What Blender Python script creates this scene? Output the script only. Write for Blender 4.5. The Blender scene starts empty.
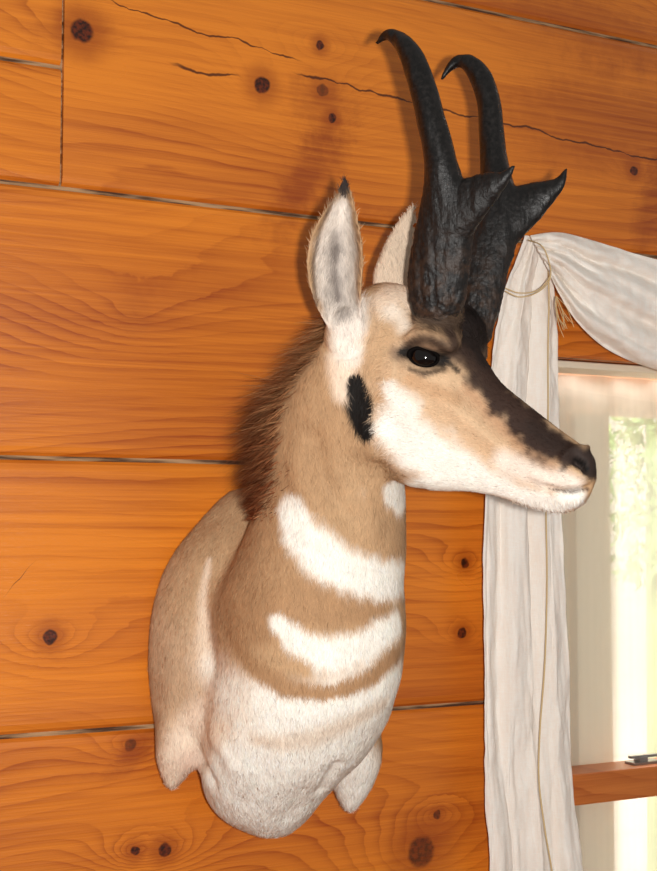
import bpy, math, random
import numpy as np
from mathutils import Vector, noise
from mathutils.bvhtree import BVHTree
import bmesh
random.seed(3); rng=np.random.default_rng(5)
scene=bpy.context.scene
scene.view_settings.view_transform='Standard'
A=np.array
def nrm(v): v=A(v,float); return v/np.linalg.norm(v)
# ------------------------------------------------ camera calibration (metres)
F=1400.0; YAW=math.radians(28); PIT=math.radians(3.6)
CAM=A([0,-1.8,1.5])
fw=A([math.sin(YAW)*math.cos(PIT),math.cos(YAW)*math.cos(PIT),math.sin(PIT)])
rt=A([math.cos(YAW),-math.sin(YAW),0.]); up=np.cross(rt,fw)
def ray(u,v): return fw*F+rt*(u-328.5)-up*(v-435.5)
def P(u,v,out=0.):      # measured feature standing 'out' metres off the wall
    r=ray(u,v); t=(-out-CAM[1])/r[1]; return CAM+r*t
# head frame (head turned about 35 deg from the wall normal)
ha=math.radians(27)
view_h=A([math.sin(YAW),math.cos(YAW),0])
FH=rt*math.cos(ha)-view_h*math.sin(ha)
LH=np.cross([0,0,1],FH)
UZ=A([0,0,1.])
HO=P(400,370,.32)
def HP(u,v,l=0.):
    r=ray(u,v); t=((HO-CAM)@LH+l)/(r@LH); return CAM+r*t
def mir(p): p=A(p); d=(p-HO)@LH; return p-2*np.outer(d,LH).reshape(p.shape)
cd=bpy.data.cameras.new('camera'); cam=bpy.data.objects.new('camera',cd); scene.collection.objects.link(cam)
cd.sensor_fit='VERTICAL'; cd.sensor_height=36; cd.lens=F/871*36; cd.clip_start=.05
cam.location=CAM
cam.rotation_euler=(math.pi/2+PIT,0,-YAW)
scene.camera=cam
# ------------------------------------------------ helpers
def s2l(c): 
    c=A(c,float)/255; return np.where(c<=.04045,c/12.92,((c+.055)/1.055)**2.4)
def rgba(c): return tuple(s2l(c))+(1.,)
def mkobj(name,vs,fs,mats=(),smooth=True,parent=None,label=None,category=None,kind=None):
    me=bpy.data.meshes.new(name); me.from_pydata([tuple(map(float,v)) for v in vs],[],[tuple(map(int,f)) for f in fs]); me.update()
    o=bpy.data.objects.new(name,me); scene.collection.objects.link(o)
    for m in mats: me.materials.append(m)
    if smooth: me.polygons.foreach_set('use_smooth',[True]*len(me.polygons))
    if parent: o.parent=parent
    if label: o['label']=label
    if category: o['category']=category
    if kind: o['kind']=kind
    return o
class NT:
    def __init__(s,name):
        s.m=bpy.data.materials.new(name); s.m.use_nodes=True; s.t=s.m.node_tree; s.b=s.t.nodes['Principled BSDF']
    def n(s,t,**k):
        x=s.t.nodes.new(t)
        for a,b in k.items(): setattr(x,a,b)
        return x
    def l(s,a,b): s.t.links.new(a,b)
    def put(s,sock,v):
        if isinstance(v,bpy.types.NodeSocket): s.l(v,sock)
        else: sock.default_value=v
    def M(s,op,a,b=0.,c=None,clamp=False):
        x=s.n('ShaderNodeMath',operation=op,use_clamp=clamp); s.put(x.inputs[0],a)
        if len(x.inputs)>1: s.put(x.inputs[1],b)
        if c is not None: s.put(x.inputs[2],c)
        return x.outputs[0]
    def comb(s,x,y,z):
        c=s.n('ShaderNodeCombineXYZ'); s.put(c.inputs[0],x); s.put(c.inputs[1],y); s.put(c.inputs[2],z); return c.outputs[0]
    def noise(s,vec,scale,detail=2,rough=.5):
        x=s.n('ShaderNodeTexNoise'); s.l(vec,x.inputs['Vector']); x.inputs['Scale'].default_value=scale; x.inputs['Detail'].default_value=detail; x.inputs['Roughness'].default_value=rough; return x.outputs[0]
    def mix(s,f,a,b):
        x=s.n('ShaderNodeMix',data_type='RGBA'); s.put(x.inputs[0],f); s.put(x.inputs[6],a); s.put(x.inputs[7],b); return x.outputs[2]
    def mr(s,v,a,b,c=0.,d=1.,smooth=True):
        x=s.n('ShaderNodeMapRange'); x.interpolation_type='SMOOTHSTEP' if smooth else 'LINEAR'
        s.put(x.inputs[0],v)
        for i,w in enumerate((a,b,c,d)): x.inputs[i+1].default_value=w
        return x.outputs[0]
    def bump(s,h,strength,dist):
        x=s.n('ShaderNodeBump'); s.l(h,x.inputs['Height']); s.put(x.inputs['Strength'],strength); x.inputs['Distance'].default_value=dist
        s.l(x.outputs[0],s.b.inputs['Normal'])
    def set(s,**k):
        for a,b in k.items(): s.put(s.b.inputs[a.replace('_',' ')],b)
def coords(N):
    g=N.n('ShaderNodeNewGeometry'); sp=N.n('ShaderNodeSeparateXYZ'); N.l(g.outputs['Position'],sp.inputs[0]); return g.outputs['Position'],sp.outputs[0],sp.outputs[1],sp.outputs[2]
# ------------------------------------------------ wood material
def wood(name,light,dark,knots=(),cracks=(),flames=(),attr=True,gloss=.32):
    N=NT(name); pos,x,y,z=coords(N)
    if attr:
        at=N.n('ShaderNodeAttribute',attribute_name='pid'); pid=at.outputs['Fac']
    else: pid=N.M('MULTIPLY',x,0.)
    pv=N.M('MULTIPLY',pid,7.3)
    warp=N.noise(N.comb(N.M('ADD',N.M('MULTIPLY',x,.8),pv),pv,N.M('MULTIPLY',z,2.8)),1.,1,.4)
    warp2=N.noise(N.comb(N.M('MULTIPLY',x,4.),pv,N.M('MULTIPLY',z,24.)),1.,3,.5)
    G=N.M('ADD',N.M('MULTIPLY',z,48.),N.M('MULTIPLY',warp,30.))
    G=N.M('ADD',G,N.M('MULTIPLY',warp2,1.5)); G=N.M('ADD',G,pv)
    core=None; halo=None
    jx=N.M('MULTIPLY',N.M('SUBTRACT',N.noise(pos,60,2),.5),.008)
    for (kx,kz,r,w) in knots:
        dx=N.M('ADD',N.M('SUBTRACT',x,kx),jx); dz=N.M('ADD',N.M('SUBTRACT',z,kz),jx)
        da=N.M('SQRT',N.M('ADD',N.M('POWER',N.M('MULTIPLY',N.M('ABSOLUTE',dx),.5),2.),N.M('POWER',N.M('ABSOLUTE',dz),2.)))
        d=N.M('SQRT',N.M('ADD',N.M('POWER',N.M('ABSOLUTE',dx),2.),N.M('POWER',N.M('ABSOLUTE',dz),2.)))
        e=N.M('EXPONENT',N.M('MULTIPLY',da,-1./(r*2.8)))
        G=N.M('ADD',G,N.M('MULTIPLY',e,6.))
        c=N.mr(d,r*.75,r*1.1,w,0.); h=N.mr(d,r*1.,r*3.4,w*.5,0.)
        core=c if core is None else N.M('MAXIMUM',core,c)
        halo=h if halo is None else N.M('MAXIMUM',halo,h)
    fr=N.M('FRACT',G)
    band=N.M('MULTIPLY',N.M('POWER',fr,3.),N.mr(fr,.93,1.,1.,0.))
    bstr=N.mr(N.noise(N.comb(N.M('MULTIPLY',x,2.),pv,N.M('MULTIPLY',z,7.)),1.,2,.5),.35,.65,.12,.60)
    fib=N.noise(N.comb(N.M('MULTIPLY',x,8.),pv,N.M('MULTIPLY',z,420.)),1.,4,.7)
    fib2=N.noise(N.comb(N.M('MULTIPLY',x,1.2),pv,N.M('MULTIPLY',z,120.)),1.,3,.6)
    big=N.noise(N.comb(N.M('MULTIPLY',x,1.6),pv,N.M('MULTIPLY',z,6.)),1.,2,.5)
    f=N.M('ADD',N.M('MULTIPLY',band,bstr),N.M('MULTIPLY',N.M('SUBTRACT',fib,.5),.65))
    f=N.M('ADD',f,N.M('MULTIPLY',N.M('SUBTRACT',fib2,.5),.8))
    f=N.M('ADD',f,N.M('MULTIPLY',N.M('SUBTRACT',big,.34),1.5))
    if attr:
        f=N.M('ADD',f,N.M('MULTIPLY',N.M('SINE',N.M('MULTIPLY',pid,2.7)),.09))
    f=N.M('MAXIMUM',N.M('MINIMUM',f,1.),0.)
    col=N.mix(f,rgba(light),rgba(dark))
    for (kx,kz,rx,rz,ang,w) in flames:
        ca,sa=math.cos(ang),math.sin(ang)
        ex=N.M('SUBTRACT',x,kx); ez=N.M('SUBTRACT',z,kz)
        a1=N.M('DIVIDE',N.M('ADD',N.M('MULTIPLY',ex,ca),N.M('MULTIPLY',ez,sa)),rx)
        a2=N.M('DIVIDE',N.M('SUBTRACT',N.M('MULTIPLY',ez,ca),N.M('MULTIPLY',ex,sa)),rz)
        dd=N.M('SQRT',N.M('ADD',N.M('MULTIPLY',a1,a1),N.M('MULTIPLY',a2,a2)))
        dd=N.M('ADD',dd,N.M('MULTIPLY',N.M('SUBTRACT',N.noise(pos,26,4,.65),.5),1.5))
        col=N.mix(N.M('MULTIPLY',N.mr(dd,.2,1.2,w,0.),N.mr(fib2,.3,.7,.6,1.15)),col,rgba((142,58,12)))
    if core is not None:
        col=N.mix(halo,col,rgba((140,54,8)))
        ring=N.mr(N.noise(pos,160,2),.35,.65)
        col=N.mix(core,col,N.mix(ring,rgba((104,40,12)),rgba((42,16,8))))
    for (x0,z0,x1,z1,wd) in cracks:
        s=(z1-z0)/(x1-x0)
        zl=N.M('ADD',N.M('MULTIPLY',N.M('SUBTRACT',x,x0),s),z0)
        wob=N.M('MULTIPLY',N.M('SUBTRACT',N.noise(N.comb(x,0.,0.),14,4),.5),.035)
        dd=N.M('ABSOLUTE',N.M('SUBTRACT',N.M('SUBTRACT',z,zl),wob))
        wv=N.mr(N.noise(N.comb(x,2.,0.),24,2),.3,.7,.25,1.3)
        m=N.mr(N.M('DIVIDE',dd,wv),wd*.3,wd*1.1,1.,0.)
        m=N.M('MULTIPLY',m,N.mr(x,x0,x0+.03,0.,1.)); m=N.M('MULTIPLY',m,N.mr(x,x1-.03,x1,1.,0.))
        col=N.mix(N.M('MULTIPLY',m,.9),col,rgba((66,22,8)))
    N.set(Base_Color=col,Roughness=N.mr(big,.3,.7,gloss-.06,gloss+.1))
    N.b.inputs['Specular IOR Level'].default_value=.5
    N.bump(N.M('ADD',fib,fib2),.35,.0014)
    return N.m
def knot(u,v,rpx,w=1.):
    p=P(u,v,0); return (p[0],p[2],rpx*.00142,w)
KN=[knot(82,31,12),knot(262,85,9),knot(323,90,7,.7),knot(320,45,5),knot(332,118,5),knot(50,637,7),knot(165,850,7),knot(135,851,5),
    knot(465,563,6),knot(462,633,6),knot(421,852,17,.8),knot(437,815,5,.8),knot(634,171,6),knot(130,745,6,.7),knot(135,315,20,.05)]
def crk(a,b,w=.002):
    p,q=P(*a,0),P(*b,0); return (p[0],p[2],q[0],q[2],w)
CR=[crk((100,0),(305,62),.0020),crk((290,72),(675,165),.0026),crk((165,62),(245,80),.003),crk((0,600),(40,556),.0012)]
def flame(u,v,rx,rz,ang,w): p=P(u,v,0); return (p[0],p[2],rx,rz,ang,w)
FL=[flame(308,178,.13,.040,1.0,.75),flame(325,110,.07,.06,0,.5),flame(655,205,.12,.045,1.2,.7),flame(610,120,.30,.10,.1,.4),flame(600,30,.25,.06,-.1,.45),flame(140,745,.07,.02,.7,.6),flame(420,845,.06,.04,.2,.35),flame(430,230,.2,.03,0,.45),flame(80,35,.08,.04,.2,.3)]
pine=wood('pine_log',(230,134,38),(156,68,12),KN,CR,FL)
N=NT('chinking'); pos,x,y,z=coords(N)
N.set(Base_Color=N.mix(N.mr(N.noise(N.comb(N.M('MULTIPLY',x,12.),0.,N.M('MULTIPLY',z,150.)),1.,3),.35,.65),rgba((70,42,24)),rgba((178,142,104))),Roughness=.9); chink=N.m
# ------------------------------------------------ wall
zs=[P(0,180)[2],P(0,457)[2],P(0,738)[2]]
h=zs[0]-zs[1]
zA=zs[0]+h; X0,X1=-1.6,3.4; WX0,WX1,WZ0,WZ1=1.36,2.25,.70,1.765
xb=P(62,120)[0]; zb=P(30,61)[2]
pieces=[(X0,X1,zA+h,zA+2*h),(X0,X1,zA,zA+h),(xb,X1,zs[0],zA),(X0,xb,zs[0],zb),(X0,xb,zb,zA),
 (X0,WX0,zs[1],zs[0]),(WX0,WX1,WZ1,zs[0]),(WX1,X1,zs[1],zs[0]),
 (X0,WX0,zs[2],zs[1]),(WX1,X1,zs[2],zs[1]),
 (X0,WX0,zs[2]-h,zs[2]),(WX1,X1,zs[2]-h,zs[2]),
 (X0,WX0,zs[2]-2*h,zs[2]-h),(WX0,WX1,zs[2]-2*h,WZ0),(WX1,X1,zs[2]-2*h,zs[2]-h),(X0,X1,0,zs[2]-2*h)]
V=[];Fc=[];pid=[];mi=[]
for i,(a,b,c,d) in enumerate(pieces):
    g=.0018
    ax=a+(g if abs(a-xb)<1e-6 else 0); bx=b-(g if abs(b-xb)<1e-6 else 0)
    c2=c+g; d2=d-g
    lo=[(0,.012),(.0012,.0065),(.0055,.0020),(.013,0)]
    hi=[(0,.012),(.0012,.0065),(.0055,.002),(.014,0)]
    n0=len(V)
    zz=[c2+o for o,_ in lo]+[d2-o for o,_ in hi[::-1]]
    yy=[q for _,q in lo]+[q for _,q in hi[::-1]]
    zz=[c2]+zz+[d2]; yy=[.14]+yy+[.14]
    k=len(zz)
    for xx in (ax,bx):
        for q in range(k): V.append((xx,yy[q],zz[q])); pid.append(i*1.0 if i not in (6,) else 5.)
    for q in range(k):
        q2=(q+1)%k; Fc.append((n0+q,n0+k+q,n0+k+q2,n0+q2)); mi.append(0)
    Fc.append(tuple(range(n0,n0+k))[::-1]); Fc.append(tuple(range(n0+k,n0+2*k))); mi+= [0,0]
def box(V,Fc,a,b):
    n=len(V)
    for xx in (a[0],b[0]):
        for yy in (a[1],b[1]):
            for zz in (a[2],b[2]): V.append((xx,yy,zz))
    for f in ((0,1,3,2),(4,6,7,5),(0,4,5,1),(2,3,7,6),(0,2,6,4),(1,5,7,3)): Fc.append(tuple(n+q for q in f))
for (a,b,c,d) in [(X0,WX0,.02,zA+2*h),(WX1,X1,.02,zA+2*h),(WX0,WX1,WZ1+.002,zA+2*h),(WX0,WX1,.02,WZ0-.002)]:
    m=len(Fc); box(V,Fc,(a,.0075,c),(b,.135,d-.004)); mi+=[1]*(len(Fc)-m); pid+=[0.]*8
wall=mkobj('wall_back',V,Fc,(pine,chink),smooth=False,kind='structure')
wall.data.polygons.foreach_set('material_index',mi)
at=wall.data.attributes.new('pid','FLOAT','POINT'); at.data.foreach_set('value',pid)
wall['label']='varnished orange pine plank wall with knots and cracks'; wall['category']='wall'
V=[];Fc=[]; box(V,Fc,(X0,-4,-.05),(X1,.14,0)); 
fl=mkobj('floor',V,Fc,(wood('floor_wood',(150,95,50),(105,60,28),attr=False),),smooth=False,kind='structure'); fl['label']='brown wooden floor'; fl['category']='floor'
# ------------------------------------------------ window
red=wood('sash_wood',(208,122,52),(160,74,20),attr=False)
N=NT('painted_trim'); N.set(Base_Color=rgba((236,226,204)),Roughness=.6); cream=N.m
N=NT('glass'); tr=N.n('ShaderNodeBsdfTransparent'); gl=N.n('ShaderNodeBsdfGlossy'); gl.inputs['Roughness'].default_value=.03
mx=N.n('ShaderNodeMixShader'); mx.inputs[0].default_value=.04; N.l(tr.outputs[0],mx.inputs[1]); N.l(gl.outputs[0],mx.inputs[2]); N.l(mx.outputs[0],N.t.nodes['Material Output'].inputs[0]); glass=N.m
zr0,zr1=P(600,799,-.04)[2],P(600,768,-.04)[2]
V=[];Fc=[]
for a,b in [((WX0,.02,WZ0),(WX0+.012,.09,WZ1)),((WX1-.04,.02,WZ0),(WX1,.09,WZ1)),((WX0+.012,.02,WZ0),(WX1-.04,.09,WZ0+.04)),((WX0+.012,.02,WZ1-.012),(WX1-.04,.09,WZ1)),((WX0+.002,.012,zr0),(WX1-.04,.08,zr1))]: box(V,Fc,a,b)
win=mkobj('window_1',V,Fc,(cream,red),smooth=False,kind='structure'); win['label']='window with cream frame and varnished orange wooden rail'; win['category']='window'
for p_ in list(win.data.polygons)[-6:]: p_.material_index=1
m=win.modifiers.new('b','BEVEL'); m.width=.003; m.segments=2
V=[];Fc=[]; box(V,Fc,(WX0+.012,.055,WZ0+.04),(WX1-.04,.058,zr0)); box(V,Fc,(WX0+.012,.055,zr1),(WX1-.04,.058,WZ1-.012))
mkobj('window_pane',V,Fc,(glass,),smooth=False,parent=win)
V=[];Fc=[]
xs0,xs1=P(578,600,-.14)[0],P(612,600,-.14)[0]; zt=P(600,414,-.14)[2]
for a,b in [((WX0,.165,WZ0),(xs0,.175,WZ1)),((xs0,.142,WZ0),(xs1,.18,zt)),((xs0,.165,zt),(WX1,.18,WZ1)),((WX1-.05,.16,WZ0),(WX1,.18,zt))]: box(V,Fc,a,b)
sf=mkobj('storm_frame',V,Fc,(cream,),smooth=False,parent=win,label='cream painted outer frame')
N=NT('steel'); N.set(Base_Color=rgba((150,145,140)),Roughness=.3,Metallic=.8); steel=N.m
p=P(648,757,-.02); V=[];Fc=[]
box(V,Fc,(p[0]-.02,.03,zr1),(p[0]+.04,.055,zr1+.004)); box(V,Fc,(p[0]-.005,.034,zr1+.004),(p[0]+.012,.05,zr1+.012)); box(V,Fc,(p[0]-.02,.038,zr1+.010),(p[0]+.05,.046,zr1+.014))
o=mkobj('latch',V,Fc,(steel,),smooth=False,parent=win,label='small metal sash latch')
N=NT('sheer'); pos,x,y,z=coords(N)
tr=N.n('ShaderNodeBsdfTransparent'); tl=N.n('ShaderNodeBsdfTranslucent'); tl.inputs[0].default_value=rgba((252,248,234)); df=N.n('ShaderNodeBsdfDiffuse'); df.inputs[0].default_value=rgba((250,247,236))
m1=N.n('ShaderNodeMixShader'); m1.inputs[0].default_value=.4; N.l(tl.outputs[0],m1.inputs[1]); N.l(df.outputs[0],m1.inputs[2])
m2=N.n('ShaderNodeMixShader'); N.l(N.mr(N.noise(N.comb(N.M('MULTIPLY',x,26.),0.,N.M('MULTIPLY',z,.6)),1.,2),.3,.7,.48,.60),m2.inputs[0]); N.l(m1.outputs[0],m2.inputs[1]); N.l(tr.outputs[0],m2.inputs[2]); N.l(m2.outputs[0],N.t.nodes['Material Output'].inputs[0])
V=[];Fc=[]
nx=90
for i in range(nx+1):
    xx=WX0+.01+(WX1-WX0-.02)*i/nx
    yy=.122+.006*math.sin(i*.6)+.004*math.sin(i*.23)
    V+= [(xx,yy,WZ0+.01),(xx,yy,WZ1-.01)]
for i in range(nx): Fc.append((2*i,2*i+2,2*i+3,2*i+1))
sh=mkobj('sheer_curtain',V,Fc,(N.m,),label='thin cream sheer fabric hanging across the bright window',category='curtain')
# outside
N=NT('pale_siding'); pos,x,y,z=coords(N)
N.set(Base_Color=N.mix(N.mr(N.M('FRACT',N.M('MULTIPLY',z,6.)),.0,.08),rgba((225,218,200)),rgba((245,242,232))),Roughness=.8); siding=N.m
V=[];Fc=[]; box(V,Fc,(1.2,3.0,0),(9,3.1,5))
o=mkobj('outbuilding_wall',V,Fc,(siding,),smooth=False,label='pale sunlit clapboard wall of a neighbouring building',category='building wall')
V=[];Fc=[]; box(V,Fc,(1.2,.2,-.05),(9,3.1,0))
o=mkobj('yard_ground',V,Fc,(siding,),smooth=False,label='pale sunlit ground outside',category='ground')
N=NT('foliage'); pos,x,y,z=coords(N)
N.set(Base_Color=N.mix(N.noise(pos,20,3),rgba((85,120,60)),rgba((170,192,130))),Roughness=.8); fol=N.m
bm=bmesh.new()
for i in range(2200):
    th=random.uniform(0,6.283); r=random.random()**.5
    cc=Vector((3.75+.6*r*math.cos(th),2.5+.2*random.uniform(-1,1),1.85+.6*r*math.sin(th)))
    q=[Vector([random.gauss(0,.02) for _ in range(3)]) for _ in range(3)]
    bm.faces.new([bm.verts.new(cc+a) for a in q])
bmesh.ops.create_cone(bm,cap_ends=True,segments=10,radius1=.05,radius2=.03,depth=1.9)
for vv in list(bm.verts)[-20:]: vv.co+=Vector((3.75,2.5,.95))
me=bpy.data.meshes.new('shrub'); bm.to_mesh(me); bm.free(); me.materials.append(fol)
o=bpy.data.objects.new('shrub',me); scene.collection.objects.link(o); o['label']='sunlit yellow-green shrub outside the window'; o['category']='shrub'
# ------------------------------------------------ loft utilities
def loft(rings,V,Fc):
    n=len(rings[0]); b=len(V)
    for r in rings: V.extend([tuple(q) for q in r])
    for i in range(len(rings)-1):
        for j in range(n):
            a=b+i*n+j; c=b+i*n+(j+1)%n; Fc.append((a,c,c+n,a+n))
    for i,rv in ((0,True),(len(rings)-1,False)):
        c=np.mean(rings[i],axis=0); V.append(tuple(c)); k=len(V)-1
        for j in range(n):
            f=(b+i*n+j,b+i*n+(j+1)%n,k); Fc.append(f[::-1] if rv else f)
def ell(c,ax,bx,n=40,p=1.):
    t=np.linspace(0,2*np.pi,n,endpoint=False); cs,sn=np.cos(t),np.sin(t)
    cs=np.sign(cs)*abs(cs)**p; sn=np.sign(sn)*abs(sn)**p
    return c+np.outer(cs,ax)+np.outer(sn,bx)
def resample(rows,m):
    rows=A(rows,float); n=len(rows); t=np.linspace(0,n-1,m); out=[]
    for q in t:
        i=min(int(q),n-2); f=q-i
        p0=rows[max(i-1,0)];p1=rows[i];p2=rows[i+1];p3=rows[min(i+2,n-1)]
        out.append(.5*((2*p1)+(-p0+p2)*f+(2*p0-5*p1+4*p2-p3)*f*f+(-p0+3*p1-3*p2+p3)*f**3))
    return A(out)
def tube(pts,rad,V,Fc,n=24,ref=None,flat=1.):
    pts=A(pts); R=[]
    for i in range(len(pts)):
        t=nrm(pts[min(i+1,len(pts)-1)]-pts[max(i-1,0)])
        a=nrm(np.cross(t,ref if ref is not None else [0.3,.5,.8])); b=np.cross(t,a)
        R.append(ell(pts[i],a*rad[i],b*rad[i]*flat,n))
    loft(R,V,Fc)
def remesh(V,Fc,vox,name):
    me=bpy.data.meshes.new(name); me.from_pydata([tuple(map(float,v)) for v in V],[],Fc); me.update()
    bm=bmesh.new(); bm.from_mesh(me)
    bmesh.ops.remove_doubles(bm,verts=bm.verts,dist=1e-6)
    bmesh.ops.recalc_face_normals(bm,faces=bm.faces); bm.to_mesh(me); bm.free()
    o=bpy.data.objects.new(name+'_t',me); scene.collection.objects.link(o)
    m=o.modifiers.new('r','REMESH'); m.mode='VOXEL'; m.voxel_size=vox; m.adaptivity=0
    dg=bpy.context.evaluated_depsgraph_get(); me2=bpy.data.meshes.new_from_object(o.evaluated_get(dg))
    bpy.data.objects.remove(o); bpy.data.meshes.remove(me); me2.name=name
    return me2
def getco(me): a=np.empty(len(me.vertices)*3); me.vertices.foreach_get('co',a); return a.reshape(-1,3)
def setco(me,c): me.vertices.foreach_set('co',c.ravel()); me.update()
def getno(me): a=np.empty(len(me.vertices)*3); me.vertices.foreach_get('normal',a); return a.reshape(-1,3)
def smooth(me,it,w):
    c=getco(me); e=np.empty(len(me.edges)*2,dtype=np.int32); me.edges.foreach_get('vertices',e); e=e.reshape(-1,2); n=len(c)
    deg=np.bincount(e.ravel(),minlength=n).astype(float)
    for k in range(it):
        s=np.zeros_like(c)
        for d in range(3):
            s[:,d]=np.bincount(e[:,0],c[e[:,1],d],n)+np.bincount(e[:,1],c[e[:,0],d],n)
        s/=deg[:,None]; c=c+(s-c)*w[:,None]
    setco(me,c)
# ------------------------------------------------ pronghorn body
V=[];Fc=[]
XC=.835
rows=[(229,487,.05),(200,515,.09),(176,543,.12),(157,585,.145),(148,625,.155),(145,665,.16),(149,705,.155),(157,738,.13),(176,757,.09),(205,770,.05)]
rings=[]
for u,v,dp in resample(rows,26):
    p=P(u,v,.01); w=XC-p[0]
    t=np.linspace(0,2*np.pi,48,endpoint=False)
    pts=[]
    for q in t:
        cx=math.cos(q); sy=math.sin(q)
        pts.append((XC+w*np.sign(cx)*abs(cx)**.85,-.004-dp*max(sy,0)**.8,p[2]))
    rings.append(A(pts))
loft(rings,V,Fc)
rows=[(318,560,.175,.105,.105),(309,600,.17,.122,.127),(309,650,.17,.122,.132),(303,695,.165,.119,.130),(292,735,.145,.113,.116),(276,768,.12,.099,.102),(266,796,.10,.079,.080),(264,818,.09,.056,.058),(270,834,.085,.024,.025)]
rings=[ell(P(u,v,o),A([1,0,0])*a,A([0,1,0])*b,48,.94) for u,v,o,a,b in resample(rows,30)]
loft(rings,V,Fc)
rows=[(309,620,.165,.118,.125),(317,575,.175,.113,.118),(326,530,.19,.103,.106),(331,492,.205,.092,.100),(329,450,.225,.081,.090),(331,410,.245,.071,.080),(340,375,.26,.062,.072),(357,342,.285,.050,.060)]
rings=[]
for u,v,o,a,b in resample(rows,26):
    k=min(max((580-v)/200,0),1)
    ax=nrm((1-k)*A([1,0,0])+k*LH); bx=nrm((1-k)*A([0,-1,0])+k*FH)
    rings.append(ell(P(u,v,o),ax*a,bx*b+UZ*b*.25*k,44))
loft(rings,V,Fc)
for pts,rad in (([P(205,690,.06),P(187,730,.055),P(176,762,.045),P(170,788,.035)],[.05,.042,.028,.009]),
                ([P(335,690,.10),P(348,740,.09),P(352,775,.08),P(350,812,.07)],[.06,.048,.035,.009])):
    r=resample([tuple(p)+(q,) for p,q in zip(pts,rad)],12); tube(r[:,:3],r[:,3],V,Fc,20,ref=[0,1,0])
sec=[((594,458),(594,486),.0155),((589,451),(585,502),.0235),((577,442),(570,512),.0265),((562,431),(548,512),.0270),((543,416),(521,505),.0275),((520,398),(492,496),.031),
     ((498,379),(464,492),.038),((482,355),(435,491),.050),((462,328),(405,489),.060),((432,300),(380,470),.0625),((398,284),(352,440),.060),((368,288),(330,400),.052),((345,308),(325,362),.034)]
rows=[a+b+(w,) for a,b,w in sec]
rings=[]
for q in resample(rows,48):
    T=HP(q[0],q[1]);B=HP(q[2],q[3]); w=max(q[4],.004); c=(T+B)/2; hv=(T-B)/2
    t=np.linspace(0,2*np.pi,48,endpoint=False); r=[]
    for a in t:
        cs,sn=math.cos(a),math.sin(a)
        wf=1-.28*max(-cs,0)-.12*max(cs,0)**2
        r.append(c+hv*np.sign(cs)*abs(cs)**.95+LH*w*wf*np.sign(sn)*abs(sn)**.92)
    rings.append(A(r))
loft(rings,V,Fc)
def blob(c,r,V,Fc,ax=(1,1,1)):
    rings=[]
    for th in np.linspace(.08,math.pi-.08,14):
        rings.append(ell(c+UZ*r*ax[2]*math.cos(th),FH*r*ax[0]*math.sin(th),LH*r*ax[1]*math.sin(th),20))
    loft(rings,V,Fc)
brow=HP(434,341,-.042)
for m in (0,1):
    for c,r,ax in ((brow,.028,(1.3,.9,.75)),(HP(438,315,-.038),.032,(1,.8,1)),(HP(372,430,-.034),.045,(1,.6,.9)),(HP(350,338,-.045),.032,(1,1,1.2))):
        blob(mir(c) if m else c,r,V,Fc,ax)
blob(HP(467,334,.014),.022,V,Fc,(1,1.5,1.2))
# ears
opend=nrm(-LH*.93+FH*.30); Wd=nrm(np.cross(UZ,opend)); 
if Wd@rt<0: Wd=-Wd
mdir=lambda v: v-2*(v@LH)*LH
def ear_loft(rows,op,W):
    er=resample(rows,34); E=[]
    for u,v,l,hw in er:
        c=HP(u,v,l); ts=np.linspace(-1,1,17); hw=max(hw,.002)
        prof=1.5*abs(ts)**1.8-.80
        fr=[c+W*t*hw+op*hw*q for t,q in zip(ts,prof)]
        th=min(.0045,hw*.5)
        bk=[c+W*t*hw*1.04+op*(hw*q-2*th*(1-.4*t*t)) for t,q in zip(ts[::-1],prof[::-1])]
        E.append(A(fr+bk))
    loft(E,V,Fc); return er
er=ear_loft([(353,350,-.050,.015),(346,328,-.060,.021),(339,300,-.072,.0285),(337,266,-.083,.0335),(338,236,-.092,.0285),(341,211,-.099,.0180),(344,193,-.104,.0090),(345,177,-.107,.002)],opend,Wd)
er2=ear_loft([(388,325,.050,.012),(388,300,.060,.020),(391,278,.068,.026),(396,258,.078,.0235),(402,238,.088,.017),(409,221,.095,.0095),(416,205,.100,.002)],mdir(opend),mdir(Wd))
body=remesh(V,Fc,.0032,'pronghorn_mount')
c=getco(body)
earpts=A([HP(u,v,l) for u,v,l,hw in er[5:]]+[HP(u,v,l) for u,v,l,hw in er2[8:]])
nearear=A([HP(u,v,l) for u,v,l,hw in er[5:]])
def dmin(c,pts):
    r=np.full(len(c),9.)
    for p in pts: r=np.minimum(r,np.linalg.norm(c-p,axis=1))
    return r
de=dmin(c,earpts)
fd=(c-HO)@FH
w=np.full(len(c),.6)
w[fd>.0]=.45; w[fd>.10]=.28; w[de<.040]=.07
low=P(300,745,.08)[2]
w[(c[:,2]<low)&(fd<.02)]=.45
smooth(body,22,w)
c=getco(body)
w2=np.where((c[:,2]<HP(400,470)[2])&(fd<.04),.7,0.); w2=np.where((fd<-.02)&(de>.05)&(c[:,2]<HP(400,330)[2]),.7,w2)
w2[c[:,2]<low]=.14
smooth(body,50,w2)
c=getco(body); c[:,1]=np.minimum(c[:,1],-.0015)
setco(body,c); nn=getno(body)
bvh=BVHTree.FromPolygons([tuple(x) for x in c],[tuple(p.vertices) for p in body.polygons])
def hit(u,v):
    d=ray(u,v); r=bvh.ray_cast(Vector(CAM),Vector(nrm(d)))
    return None if r[0] is None else A(r[0])
def line(pts,step=4):
    out=[]
    for i in range(len(pts)-1):
        a,b=A(pts[i],float),A(pts[i+1],float); n=max(1,int(np.linalg.norm((b-a)[:2])/step))
        for k in range(n): out.append(a+(b-a)*k/n)
    out.append(A(pts[-1],float)); return out
def hits(pts,step=4):
    r=[hit(q[0],q[1]) for q in line(pts,step)]; r=[q for q in r if q is not None]; return A(r)
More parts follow.
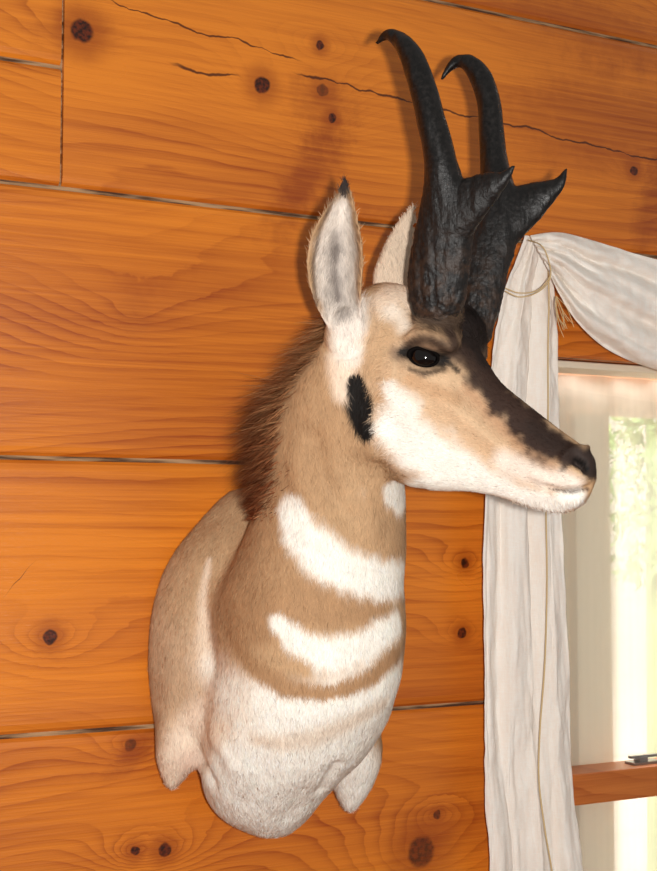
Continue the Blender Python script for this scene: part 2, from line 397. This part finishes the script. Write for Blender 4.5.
def disp(pts,rad,amp,mirror=True,tip=3):
    global c
    h_=hits(pts,tip)
    if len(h_)==0: return
    for hh in ([h_,mir(h_)] if mirror else [h_]):
        d=dmin(c,hh); c=c+nn*(amp*np.exp(-(d/rad)**2))[:,None]
disp([(405,350),(425,357),(440,362)],.012,-.006)
disp([(400,345),(414,335),(434,335),(450,347)],.0075,.0058)
disp([(406,369),(425,376),(444,373)],.005,.002)
disp([(450,362),(458,374)],.006,-.003)
disp([(588,488),(576,491),(562,491),(548,488)],.0040,-.0065)
disp([(545,487),(530,482)],.005,-.0015)
disp([(572,482),(552,482),(535,475)],.007,.003)
disp([(578,499),(562,501)],.007,.003)
disp([(576,460),(583,464),(586,469)],.0050,-.014,tip=2)
disp([(563,458),(572,449),(584,449)],.0045,.005)
disp([(572,470),(584,476)],.004,.004)
disp([(460,388),(480,408),(508,437)],.011,-.0055)
disp([(440,398),(465,418),(495,443)],.009,.0035)
disp([(435,420),(470,445),(505,462)],.014,-.002)
disp([(385,440),(400,465),(430,478)],.016,.004)
disp([(206,575),(203,600),(207,630),(214,665)],.012,-.003,False)
disp([(352,350),(347,335)],.008,-.004)
disp([(315,440),(322,480),(345,515)],.014,-.007,False)
disp([(295,465),(305,500)],.014,.004,False)
disp([(365,500),(375,530)],.014,.003,False)
disp([(385,350),(375,380)],.014,-.003)
disp([(188,735),(200,757),(212,780)],.012,-.006,False)
disp([(245,803),(262,775),(264,750)],.012,-.003,False)
disp([(335,765),(322,790)],.010,-.006,False)
disp([(290,818),(303,790)],.012,-.003,False)
disp([(215,735),(235,765)],.014,.004,False)
for i in range(len(c)):
    p=Vector(c[i]); k=noise.noise(p*8)*.0045+noise.noise(p*26)*.0014
    if c[i][1]<-.01 and de[i]>.04: c[i]+=nn[i]*k*(1. if fd[i]<.02 else .3)
setco(body,c); nn=getno(body)
# ---- coat colour
NV=len(c)
TAN=s2l((199,162,123)); BR=s2l((184,143,104)); LT=s2l((218,188,156)); WH=s2l((255,249,239)); CRM=s2l((246,224,202)); BK=s2l((20,16,14)); DK=s2l((56,39,32)); FACE=s2l((216,182,146))
col=np.tile(TAN,(NV,1))
nz=A([noise.noise(Vector(p)*55)*.6+noise.noise(Vector(p)*130)*.4 for p in c])
bvh=BVHTree.FromPolygons([tuple(x) for x in c],[tuple(p.vertices) for p in body.polygons])
def paint(pts,rad,colr,soft=.35,op=1.,mirror=False,only=None,rag=.25):
    h_=[];R=[]
    L_=line([tuple(p)+(rad,) if len(p)==2 else p for p in pts],3)
    for q in L_:
        x=hit(q[0],q[1])
        if x is not None: h_.append(x);R.append(q[2])
    if not h_: return
    sets=[A(h_)]+([mir(A(h_))] if mirror else [])
    for hh in sets:
        d=np.full(NV,9.)
        for p,r in zip(hh,R): d=np.minimum(d,np.linalg.norm(c-p,axis=1)/r)
        d=d+nz*rag
        a=np.clip((1+soft-d)/(2*soft),0,1); a=a*a*(3-2*a)*op
        if only is not None: a=a*only
        col[:]=col*(1-a[:,None])+np.asarray(colr)*a[:,None]
ear=(de<.042).astype(float)
near_=(dmin(c,nearear)<.042).astype(float)
paint([(165,600),(170,660),(175,720)],.07,LT,.6,.7)
paint([(200,530),(178,590)],.04,TAN,.6,.7)
paint([(240,600),(260,560),(290,470),(310,400)],.05,BR,.6,.7)
paint([(370,600),(300,600),(240,620)],.035,BR,.4,.9)
zl=P(250,765,.1)[2]; a=np.clip((zl-c[:,2])/.03,0,1)[:,None]; col=col*(1-a)+WH*a
paint([(235,705,.035),(300,722,.045),(360,705,.05),(392,690,.04)],.04,WH)
paint([(240,765),(290,780),(330,745),(370,740)],.06,WH)
paint([(205,775),(250,800),(300,790)],.045,WH)
paint([(170,775,.03),(190,745,.035),(215,715,.035)],.03,CRM,.5)
paint([(345,790),(355,745)],.05,WH)
paint([(398,690),(375,740)],.04,WH)
paint([(209,560,.004),(204,595,.007),(206,628,.012),(211,660,.024),(225,700,.040)],.01,s2l((250,230,208)),.95,.75,rag=.5)
paint([(212,665,.016),(226,695,.030)],.02,WH,.95,.75)
paint([(236,645,.008),(258,669,.012),(290,688,.012),(330,692,.009),(370,677,.012),(396,655,.013)],.014,BR,.5,rag=.4)
paint([(290,510,.019),(302,534,.025),(324,556,.027),(347,570,.026),(374,578,.025),(402,578,.024)],.02,WH,.38,rag=.4)
paint([(278,622,.011),(300,642,.017),(330,655,.021),(362,646,.020),(396,624,.017)],.015,WH,.45,rag=.4)
paint([(255,738,.008),(285,742,.013),(315,737,.014),(350,722,.012),(385,702,.008)],.01,LT,.9,.5)
paint([(190,760),(195,775)],.015,s2l((240,210,190)),.6,.6)
# head
paint([(440,400),(480,430),(520,455)],.05,FACE,.5,1,True,rag=.1)
paint([(385,360),(390,330)],.045,FACE,.5,.9,True)
paint([(342,340,.02),(342,365,.018),(343,392,.012)],.02,CRM,.6,.9,True)
paint([(342,345),(350,352)],.016,WH,.6,.8,True)
paint([(388,300),(400,288),(415,300)],.022,CRM,.6,.8,True)
paint([(392,312),(402,325)],.012,WH,.6,.5,True)
paint([(395,425,.026),(415,447,.033),(445,465,.030),(480,481,.022),(520,496,.012)],.03,WH,.55,1,True,rag=.4)
paint([(390,390,.010),(404,410,.02)],.02,WH,.6,.95,True,rag=.4)
paint([(470,490),(430,487),(400,492)],.022,WH,.35,1,True)
paint([(505,462,.014),(540,478,.015),(560,482,.015),(575,485,.011)],.012,s2l((244,230,216)),.7,1,True)
paint([(530,500),(555,506),(577,500)],.014,WH,.4,1,True)
paint([(400,500),(393,492)],.018,WH,.4)
paint([(388,330),(378,350),(372,370)],.012,TAN,.6,.7,True)
paint([(412,380,.008),(430,389,.008),(455,399,.009)],.008,s2l((200,156,116)),.7,.6,True)
paint([(470,392,.010),(495,420,.010),(525,447,.010),(552,465,.008)],.01,s2l((168,122,88)),.9,.6,True,rag=.5)
paint([(398,352,.008),(425,350,.020),(450,350,.018)],.01,s2l((112,90,76)),.9,.75,True,rag=.8)
paint([(414,314,.012),(440,320,.017),(462,324,.022),(478,333,.022)],.01,s2l((46,34,30)),.6,.92,True,rag=.7)
paint([(475,345,.024),(487,374,.021),(500,395,.021),(525,420,.0235),(552,445,.0215),(573,458,.015)],.02,DK,.36,1,True,rag=.75)
paint([(464,312,.018),(470,322,.020),(482,340,.022),(480,355,.02)],.02,s2l((32,23,20)),.4,1,True,rag=.5)
for cc_,r_ in ((HP(478,318,.03),.034),(HP(465,312,.0),.034)):
    a=np.clip((1.3-np.linalg.norm(c-cc_,axis=1)/r_+nz*.3)/.6,0,1)[:,None]; col=col*(1-a)+s2l((32,23,20))*a
paint([(535,428,.012),(560,446,.012),(575,456,.01)],.02,s2l((36,25,21)),.7,.7,True,rag=.25)
paint([(452,338,.010),(466,360,.014),(480,385,.010)],.012,s2l((58,42,35)),.7,.88,True,rag=.8)
paint([(402,353,.005),(412,343,.006),(425,339,.007),(440,344,.008),(447,354,.007),(442,370,.005),(425,374,.004),(410,369,.003)],.007,s2l((46,34,30)),.8,.85,True)
paint([(402,352,.004),(425,357,.014),(440,360,.010)],.01,BK,.35,.95,True)
paint([(446,360,.004),(458,371,.0035)],.003,BK,.5,.9,True)
paint([(579,460,.014),(588,467,.013)],.012,s2l((54,43,39)),.25,1,True)
a=np.clip((1.25-np.linalg.norm(c-HP(590,464,0),axis=1)/.021)/.5,0,1)[:,None]*(c[:,2]>HP(590,481)[2])[:,None]; col=col*(1-a)+s2l((52,41,37))*a
paint([(577,460,.0045),(583,464,.0055),(586,469,.004)],.004,s2l((5,3,3)),.3,1,True,rag=0)
paint([(587,489,.0024),(576,491,.0028),(564,491,.0024),(550,489,.0016)],.002,s2l((66,48,42)),.6,.85,True,rag=.1)
paint([(356,382,.012),(359,400,.0165),(361,418,.0155),(366,432,.010)],.013,BK,.22,1,True,rag=.4)
# ears
paint([(350,330,.02),(338,290,.038),(337,250,.038),(342,215,.02)],.03,s2l((240,229,218)),.3,1,True,only=near_)
col[:]=col*(1-(ear*(1-near_)*.8)[:,None])+s2l((238,218,196))*(ear*(1-near_)*.8)[:,None]
paint([(342,318,.009),(335,290,.012),(332,262,.011),(335,238,.008)],.008,s2l((128,116,110)),1.,.65,False,only=near_,rag=.9)
paint([(338,300,.004),(335,275,.005),(336,250,.004)],.008,s2l((84,74,70)),.9,.6,False,only=near_,rag=.9)
paint([(316,305,.003),(312,268,.0035),(319,230,.003),(334,198,.003)],.003,s2l((112,86,68)),.8,.75,False,only=near_)
paint([(344,194,.007),(345,184,.011)],.01,s2l((58,50,48)),.4,1,False,only=near_)
col=np.clip(col*(1+.11*nz[:,None]),0,1)
at=body.attributes.new('coat','FLOAT_COLOR','POINT'); at.data.foreach_set('color',np.hstack([col,np.ones((NV,1))]).ravel())
body.polygons.foreach_set('use_smooth',[True]*len(body.polygons))
N=NT('short_coat'); pos,x,y,z=coords(N); a_=N.n('ShaderNodeAttribute',attribute_name='coat')
st=N.noise(N.comb(N.M('MULTIPLY',x,600.),N.M('MULTIPLY',y,600.),N.M('MULTIPLY',z,160.)),1.,3,.7)
N.set(Base_Color=N.mix(N.mr(st,.3,.7,0.,.10),a_.outputs['Color'],(.06,.035,.02,1)),Roughness=.7)
N.b.inputs['Specular IOR Level'].default_value=.25
N.bump(st,.5,.0012); coat=N.m
body.materials.clear(); body.materials.append(coat)
mount=bpy.data.objects.new('pronghorn_mount',body); scene.collection.objects.link(mount)
mount['label']='taxidermy pronghorn shoulder mount, tan and white, black horns'; mount['category']='mounted animal'
# ---- fur strands
N=NT('fur'); a_=N.n('ShaderNodeAttribute',attribute_name='coat')
N.set(Base_Color=a_.outputs['Color'],Roughness=.7); N.b.inputs['Specular IOR Level'].default_value=.25; furm=N.m
body.calc_loop_triangles()
tri=np.empty(len(body.loop_triangles)*3,dtype=np.int32); body.loop_triangles.foreach_get('vertices',tri); tri=tri.reshape(-1,3)
def strands(name,n,wt,length,width,dirfn,label,colfn=None,parent=mount,curl=.25,var_=.11,nmix=.25,tipc=None):
    ar=np.linalg.norm(np.cross(c[tri[:,1]]-c[tri[:,0]],c[tri[:,2]]-c[tri[:,0]]),axis=1)*wt[tri].mean(1)
    k=rng.choice(len(tri),n,p=ar/ar.sum()); r=rng.random((n,2)); f=r.sum(1)>1; r[f]=1-r[f]
    b=np.column_stack([1-r.sum(1),r]); T=tri[k]
    ip=lambda a:(a[T]*b[:,:,None]).sum(1)
    p=ip(c); m=ip(nn); m/=np.linalg.norm(m,axis=1)[:,None]; cl=ip(col)
    L=length(p,m,T,b)*rng.uniform(.6,1.25,n)
    d=dirfn(p,m); d/=np.linalg.norm(d,axis=1)[:,None]
    s=np.cross(d,m); s/=np.maximum(np.linalg.norm(s,axis=1),1e-6)[:,None]
    wd=width*rng.uniform(.7,1.2,n)[:,None]
    mid=p+d*L[:,None]*.55; d2=d-m*curl; tip=p+d*L[:,None]*.55+d2*L[:,None]*.5
    vs=np.stack([p-s*wd,p+s*wd,mid+s*wd*.7,mid-s*wd*.7,tip],1).reshape(-1,3)
    i=np.arange(n)*5
    fs=[];
    for q in i: fs.append((q,q+1,q+2,q+3)); fs.append((q+3,q+2,q+4))
    me=bpy.data.meshes.new(name); me.from_pydata(vs.tolist(),[],fs)
    if colfn is not None: cl=colfn(p,cl,n)
    var=rng.normal(1,var_,n)[:,None]; cl=np.clip(cl*var,0,1)
    tc=np.clip(cl*1.1,0,1)
    if tipc is not None: tc=tipc(p,cl,n)
    cv=np.stack([cl*.9,cl*.9,cl,cl,tc],1).reshape(-1,3)
    at=me.attributes.new('coat','FLOAT_COLOR','POINT'); at.data.foreach_set('color',np.hstack([cv,np.ones((len(cv),1))]).ravel())
    me.polygons.foreach_set('use_smooth',[True]*len(me.polygons))
    sn_=m+rng.normal(0,nmix,m.shape); sn_/=np.linalg.norm(sn_,axis=1)[:,None]
    me.normals_split_custom_set_from_vertices(np.repeat(sn_,5,axis=0).tolist())
    me.materials.append(furm)
    o=bpy.data.objects.new(name,me); scene.collection.objects.link(o); o.parent=parent; o['kind']='stuff'
    if label: o['label']=label
    return o
isear=(de<.040).astype(float)
headm=np.clip((fd+.02)/.06,0,1)*(c[:,2]>HP(400,500)[2])
hornb=dmin(c,[HP(478,322,.03),HP(466,318,0),HP(445,318,-.04)])<.034
wt=np.where(c[:,1]>-.004,0.,1.)*(1-.2*headm)+isear*.5*(c[:,1]<-.004)+hornb*1.
lenv=np.where(isear>0,.009,np.where(headm>.5,.005,.009))
lenv=np.where(c[:,2]<zl,.010,lenv)
lenv=np.where(hornb,.013,lenv)
lenv=np.where(dmin(c,[hit(360,400),hit(361,425)])<.018,.013,lenv)
nose_=dmin(c,[hit(578,460),hit(588,466)])<.015
lenv=np.where(nose_,.0005,lenv)
lenv=np.where((dmin(c,[hit(425,357)])<.020),.0008,lenv)
def flow(p,m):
    hm=np.clip((((p-HO)@FH)+.03)/.06,0,1)*(p[:,2]>HP(400,500)[2])
    em=(dmin(p,earpts)<.040)
    g=np.zeros_like(p); g[:]=A([0,0,-1.]); g=g*(1-hm)[:,None]+(-FH*.85+UZ*.35)[None]*hm[:,None]
    g[em]=UZ
    g=g+rng.normal(0,.28,p.shape)
    g=g-(g*m).sum(1)[:,None]*m
    g/=np.maximum(np.linalg.norm(g,axis=1),1e-6)[:,None]
    return g+m*.18
strands('fur',165000,wt,lambda p,m,T,b:(lenv[T]*b).sum(1),.00035,flow,'short tan and white hair')
# mane
zt_,zb_=P(300,278,.25)[2],P(240,518,.13)[2]
sil=nrm(-FH*.85-rt*.3+A([0,.3,0]))
mw=np.clip((nn@sil-.28)/.5,0,1)**1.3*(c[:,2]<zt_)*(c[:,2]>zb_)*(1-isear)*(((c-HO)@FH)<-.05)*(c[:,1]<-.06)+1e-9
def mflow(p,m):
    cl_=np.sin(p[:,2]*210+p[:,0]*90)[:,None]*.16
    g=m*.66+A([0,0,-.75])-rt*.5+A([0,.2,0])+rng.normal(0,.22,p.shape)+A([0,0,1.])*cl_; return g
def mlen(p,m,T,b):
    t=np.clip((zt_-p[:,2])/(zt_-zb_),0,1); s_=np.clip((m@sil-.3)/.5,0,1)
    rag=1+.22*np.sin(p[:,2]*260)+.12*np.sin(p[:,2]*610)
    return (.012+.054*np.sin(np.clip(t,0,1)**.95*math.pi)**.9)*(.25+.75*s_)*rag
def mcol(p,cl,n):
    t=np.clip((zt_-p[:,2])/(zt_-zb_),0,1)[:,None]
    k=np.clip(t*1.2+rng.normal(-.15,.25,(n,1)),0,1)
    return s2l((204,154,106))*(1-k)+s2l((156,90,54))*k
def mtip(p,cl,n):
    t=np.clip((zt_-p[:,2])/(zt_-zb_),0,1)[:,None]
    k=np.clip(t*2.6+rng.normal(-.05,.3,(n,1)),0,1)
    return cl*(1-k)+s2l((64,28,16))*k
strands('mane',14000,mw,mlen,.00045,mflow,'reddish-brown bristly neck mane',mcol,var_=.35,nmix=.5,tipc=mtip)
# ------------------------------------------------ horns
zh0,zh1=HP(440,230)[2],HP(440,165)[2]
N=NT('horn'); pos,x,y,z=coords(N)
n1=N.noise(N.comb(N.M('MULTIPLY',x,300.),N.M('MULTIPLY',y,300.),N.M('MULTIPLY',z,40.)),1.,4,.65)
n2=N.noise(pos,190,4,.65)
n3=N.noise(pos,60,4,.65)
upz=N.mr(z,zh0,zh1)
rough=N.M('SUBTRACT',N.mr(n2,.3,.7,.42,.58),N.M('MULTIPLY',upz,.16))
hb=N.M('MULTIPLY',N.mr(z,HP(440,325)[2],HP(440,215)[2],1.,0.),N.mr(n3,.42,.62))
N.set(Base_Color=N.mix(hb,N.mix(N.mr(n2,.4,.8),rgba((12,11,11)),rgba((32,28,27))),rgba((60,44,34))),Roughness=rough); N.b.inputs['Specular IOR Level'].default_value=.42
N.bump(N.M('ADD',N.M('MULTIPLY',n1,.9),N.M('MULTIPLY',n2,1.)),N.M('SUBTRACT',.5,N.M('MULTIPLY',upz,.34)),.0023); hornm=N.m
hp=[(444,322,-.040,.024,.018),(438,303,-.046,.0345,.024),(438,272,-.053,.0375,.024),(443,238,-.061,.0365,.023),(446,206,-.069,.032,.0215),(443,178,-.076,.0225,.0195),(438,148,-.081,.0182,.018),(431,120,-.084,.0170,.017),(425,95,-.085,.0165,.0162),(417,70,-.084,.0155,.0152),(408,50,-.081,.0130,.0130),(398,39,-.078,.0095,.0095),(387,35,-.076,.0065,.0065),(376,44,-.074,.0020,.0020)]
pr=[(448,226,-.066,.030,.018),(464,206,-.072,.0305,.015),(480,193,-.077,.0235,.0115),(494,184,-.080,.0150,.009),(505,177,-.082,.0080,.006),(514,165,-.083,.0018,.0015)]
hp2=[(474,342,.034,.020,.018),(473,314,.045,.033,.023),(479,275,.053,.0355,.023),(490,238,.061,.0345,.022),(497,206,.069,.030,.0205),(496,180,.076,.0205,.019),(493,154,.081,.0172,.017),(491,128,.084,.0158,.016),(489,104,.085,.0153,.015),(482,80,.084,.0148,.0145),(472,66,.081,.0122,.0120),(462,61,.078,.0090,.0088),(452,65,.076,.0062,.0060),(441,80,.074,.0020,.0020)]
pr2=[(500,228,.066,.030,.018),(516,211,.072,.0305,.015),(533,200,.077,.0245,.0115),(547,192,.080,.0165,.009),(558,184,.082,.0095,.006),(567,168,.083,.0018,.0015)]
def hornmesh(sets,name):
    V=[];Fc=[]
    for rows,n in zip(sets,(54,24)):
        r=resample(rows,n); pts=A([HP(q[0],q[1],q[2]) for q in r])
        R=[]
        for i in range(n):
            t=nrm(pts[min(i+1,n-1)]-pts[max(i-1,0)]); b=nrm(LH-(LH@t)*t); a=np.cross(b,t)
            R.append(ell(pts[i],a*max(r[i][3],.001),b*max(r[i][4],.001),28))
        loft(R,V,Fc)
    me=remesh(V,Fc,.0019,name); k=getco(me); smooth(me,7,np.where(k[:,2]>HP(400,70)[2],.2,.5))
    k=getco(me); n_=getno(me)
    z0=HP(440,310)[2]; z1=HP(440,170)[2]
    for i in range(len(k)):
        p=Vector(k[i]); a=max(0,min(1,(z1+.02-k[i][2])/(z1-z0)))
        q=Vector((p.x*120,p.y*120,p.z*14)); d=noise.noise(q)*(.0008+.0006*a)+a*(noise.noise(p*60)*.0016+abs(noise.noise(p*200))*.0018+noise.noise(Vector((p.x*240,p.y*240,p.z*50)))*.0008)
        k[i]+=n_[i]*d
    setco(me,k); me.polygons.foreach_set('use_smooth',[True]*len(me.polygons)); me.materials.clear(); me.materials.append(hornm)
    o=bpy.data.objects.new(name,me); scene.collection.objects.link(o); o.parent=mount; o['label']='black pronged horn curving back at the tip'
    return o
hornmesh((hp,pr),'horn'); hornmesh((hp2,pr2),'horn.001')
# ------------------------------------------------ eyes
N=NT('eye_glass'); N.set(Base_Color=(.004,.003,.003,1),Roughness=.08); N.b.inputs['Specular IOR Level'].default_value=.42; eyem=N.m
N=NT('eyelid'); N.set(Base_Color=rgba((14,11,10)),Roughness=.85); N.b.inputs['Specular IOR Level'].default_value=.05; lidm=N.m
e0=hit(424,357); sn=nrm(-LH*.93+FH*.3); fx=nrm(FH*.93+LH*.28-UZ*.22); fx=nrm(fx-(fx@sn)*sn); uz=np.cross(sn,fx); uz=uz if uz[2]>0 else -uz
for m in (0,1):
    V=[];Fc=[];R=[]
    for th in np.linspace(.05,math.pi-.05,18):
        R.append(ell(e0+sn*.0002+sn*.0108*math.cos(th),fx*.0166*math.sin(th),uz*.0126*math.sin(th),28))
    if m: R=[mir(q) for q in R]
    loft(R,V,Fc); eo=mkobj('eye',V,Fc,(eyem,),parent=mount,label='glossy black glass eye')
    V=[];Fc=[];R=[]
    t=np.linspace(0,2*np.pi,40,endpoint=False)
    path=[e0+sn*.0026+fx*.0176*math.cos(a)+uz*(.0096*math.sin(a) if a<math.pi else .0112*math.sin(a)) for a in t]
    for i in range(41):
        q=path[i%40]; o_=nrm(q-e0-sn*.0026); up_=q[2]>e0[2]; R.append(ell(q,o_*(.0032 if up_ else .0017),sn*(.0060 if up_ else .0026),10))
    if m: R=[mir(q) for q in R]
    loft(R,V,Fc); mkobj('eyelid',V,Fc,(lidm,),parent=eo)
# ------------------------------------------------ curtain
N=NT('muslin'); pos,x,y,z=coords(N)
wv=N.noise(N.comb(N.M('MULTIPLY',x,90.),N.M('MULTIPLY',y,90.),N.M('MULTIPLY',z,14.)),1.,4,.6)
cr=N.noise(pos,30,5,.65)
wf1=N.noise(N.comb(N.M('MULTIPLY',x,700.),N.M('MULTIPLY',y,700.),N.M('MULTIPLY',z,90.)),1.,1,.5)
wf2=N.noise(N.comb(N.M('MULTIPLY',x,90.),N.M('MULTIPLY',y,90.),N.M('MULTIPLY',z,700.)),1.,1,.5)
weave=N.M('ADD',wf1,wf2)
N.set(Base_Color=N.mix(N.mr(N.M('ADD',wv,N.M('MULTIPLY',weave,.5)),.7,1.3),rgba((255,251,244)),rgba((252,241,230))),Roughness=.9); N.b.inputs['Specular IOR Level'].default_value=.1
N.bump(N.M('ADD',N.M('ADD',N.M('MULTIPLY',wv,.5),N.M('MULTIPLY',weave,.2)),N.M('MULTIPLY',cr,2.)),.4,.0035)
tl=N.n('ShaderNodeBsdfTranslucent'); tl.inputs[0].default_value=rgba((255,246,234)); mx=N.n('ShaderNodeMixShader'); mx.inputs[0].default_value=.12
N.l(N.b.outputs[0],mx.inputs[1]); N.l(tl.outputs[0],mx.inputs[2]); N.l(mx.outputs[0],N.t.nodes['Material Output'].inputs[0]); mus=N.m
N=NT('twine'); N.set(Base_Color=rgba((210,182,135)),Roughness=.9); twine=N.m
rows=[(236,524,552),(262,513,554),(290,502,556),(330,491,558),(390,483,561),(470,480,563),(600,479,566),(700,480,569),(780,483,573),(871,489,582),(960,495,592),(1060,500,600)]
rs=resample(rows,150); nu=150; V=[];Fc=[]
def fold(s,t):
    a=.35+.65*min(1,t*3)
    w_=s+.05*noise.noise(Vector((s*3,t*4,5.)))+.03*noise.noise(Vector((s*2,t*11,2.)))
    return a*(.0085*math.sin(w_*2*math.pi*2.6+.9*math.sin(t*5)+.5)+.0035*math.sin(w_*2*math.pi*5.7+3*t)*(.5+noise.noise(Vector((s*4,t*5,9.))))+.008*noise.noise(Vector((s*5,t*6,1.)))+.004*noise.noise(Vector((s*12,t*26,3.)))+.0022*noise.noise(Vector((s*30,t*60,4.))))
for i,(v,l,r) in enumerate(rs):
    t=i/(len(rs)-1)
    l=l+1.5*noise.noise(Vector((t*9,0,0))); r=r+1.5*noise.noise(Vector((t*9,4,0)))
    a=P(l,v,.045); b=P(r,v,.045)
    for j in range(nu):
        s=j/(nu-1); p=a+(b-a)*s; p=p+A([.004*math.sin(s*25+t*3),-fold(s,t),0]); V.append(p)
for i in range(len(rs)-1):
    for j in range(nu-1): a=i*nu+j; Fc.append((a,a+1,a+nu+1,a+nu))
cur=mkobj('curtain',V,Fc,(mus,),label='white crinkled muslin curtain panel hanging beside the window',category='curtain')
m=cur.modifiers.new('s','SOLIDIFY'); m.thickness=.0012
top=resample([(530,236),(560,233),(600,243),(640,255),(690,268),(760,285),(850,305)],90)
bot=resample([(548,268),(558,292),(577,322),(605,348),(640,364),(690,378),(800,395)],90)
nu=80; V=[];Fc=[]
for i in range(90):
    t=i/89
    for j in range(nu):
        s=j/(nu-1); q=top[i]*(1-s)+bot[i]*s
        s2=s+.06*noise.noise(Vector((s*3,t*5,7.)))
        o_=.088+.018*math.sin(min(1,t*2.5)*math.pi/2)*math.sin(s*math.pi)+.009*math.sin(s2*15+t*2.5)*min(1,.3+t*2)+.004*math.sin(s2*33-t*5)+.006*noise.noise(Vector((s*6,t*9,1.)))+.003*noise.noise(Vector((s*18,t*24,1.)))
        V.append(P(q[0],q[1],o_))
for i in range(89):
    for j in range(nu-1): a=i*nu+j; Fc.append((a,a+nu,a+nu+1,a+1))
sw=mkobj('curtain_swag',V,Fc,(mus,),label='white muslin swag draped across the top of the window',category='curtain')
m=sw.modifiers.new('s','SOLIDIFY'); m.thickness=.0012
def cord(name,pts,r,par,label=None):
    V=[];Fc=[]; q=resample([tuple(p) for p in pts],len(pts)*8); tube(q,[r]*len(q),V,Fc,8); return mkobj(name,V,Fc,(twine,),parent=par,label=label)
cord('cord',[P(u,v,.065) for u,v in ((548,262),(549,300),(548,350),(548,420),(546,500),(547,580),(545,660),(540,730),(539,780),(545,830),(553,880),(558,950))],.0012,cur,'tan twine sewn down the panel')
V=[];Fc=[]
for k,(rr) in enumerate((0,.006)):
    pts=[P(505,288+k*3,.09),P(520,293+k*4,.105),P(538,290+k*2,.112),P(550,276+k*3,.115),P(549,262,.115),P(542,246,.112),P(528,240,.10)]
    q=resample([tuple(p) for p in pts],50); tube(q,[.0009]*50,V,Fc,8)
for k in range(12):
    a=P(556,296,.11); b=P(562+random.uniform(-4,12),rng.uniform(320,338),.11+random.uniform(-.01,.01)); mid=(a+b)/2+rng.normal(0,.004,3)
    q=resample([tuple(a),tuple(mid),tuple(b)],10); tube(q,[.0005]*10,V,Fc,6)
mkobj('tieback',V,Fc,(twine,),parent=cur,label='frayed tan twine tie')
# ------------------------------------------------ lights
W=bpy.data.worlds.new('world'); scene.world=W; W.use_nodes=True
bg=W.node_tree.nodes['Background']; bg.inputs[0].default_value=(1,.95,.89,1); bg.inputs[1].default_value=.33
def area(name,loc,tgt,sx,sy,en,colr):
    d=bpy.data.lights.new(name,'AREA'); d.shape='RECTANGLE'; d.size=sx; d.size_y=sy; d.energy=en; d.color=colr
    o=bpy.data.objects.new(name,d); scene.collection.objects.link(o); o.location=loc
    o.rotation_euler=(Vector(tgt)-Vector(loc)).to_track_quat('-Z','Y').to_euler(); return o
area('flash',tuple(CAM+rt*.075-fw*.03),tuple(P(430,435,.1)),.035,.035,30,(1,.97,.93))
area('daylight',(2.4,.5,3.6),(4.0,3.0,1.4),2.5,1.2,290,(1,1,.99))
area('window_daylight',(2.3,1.6,3.4),(1.8,.1,1.2),1.2,.8,120,(1,.99,.95))
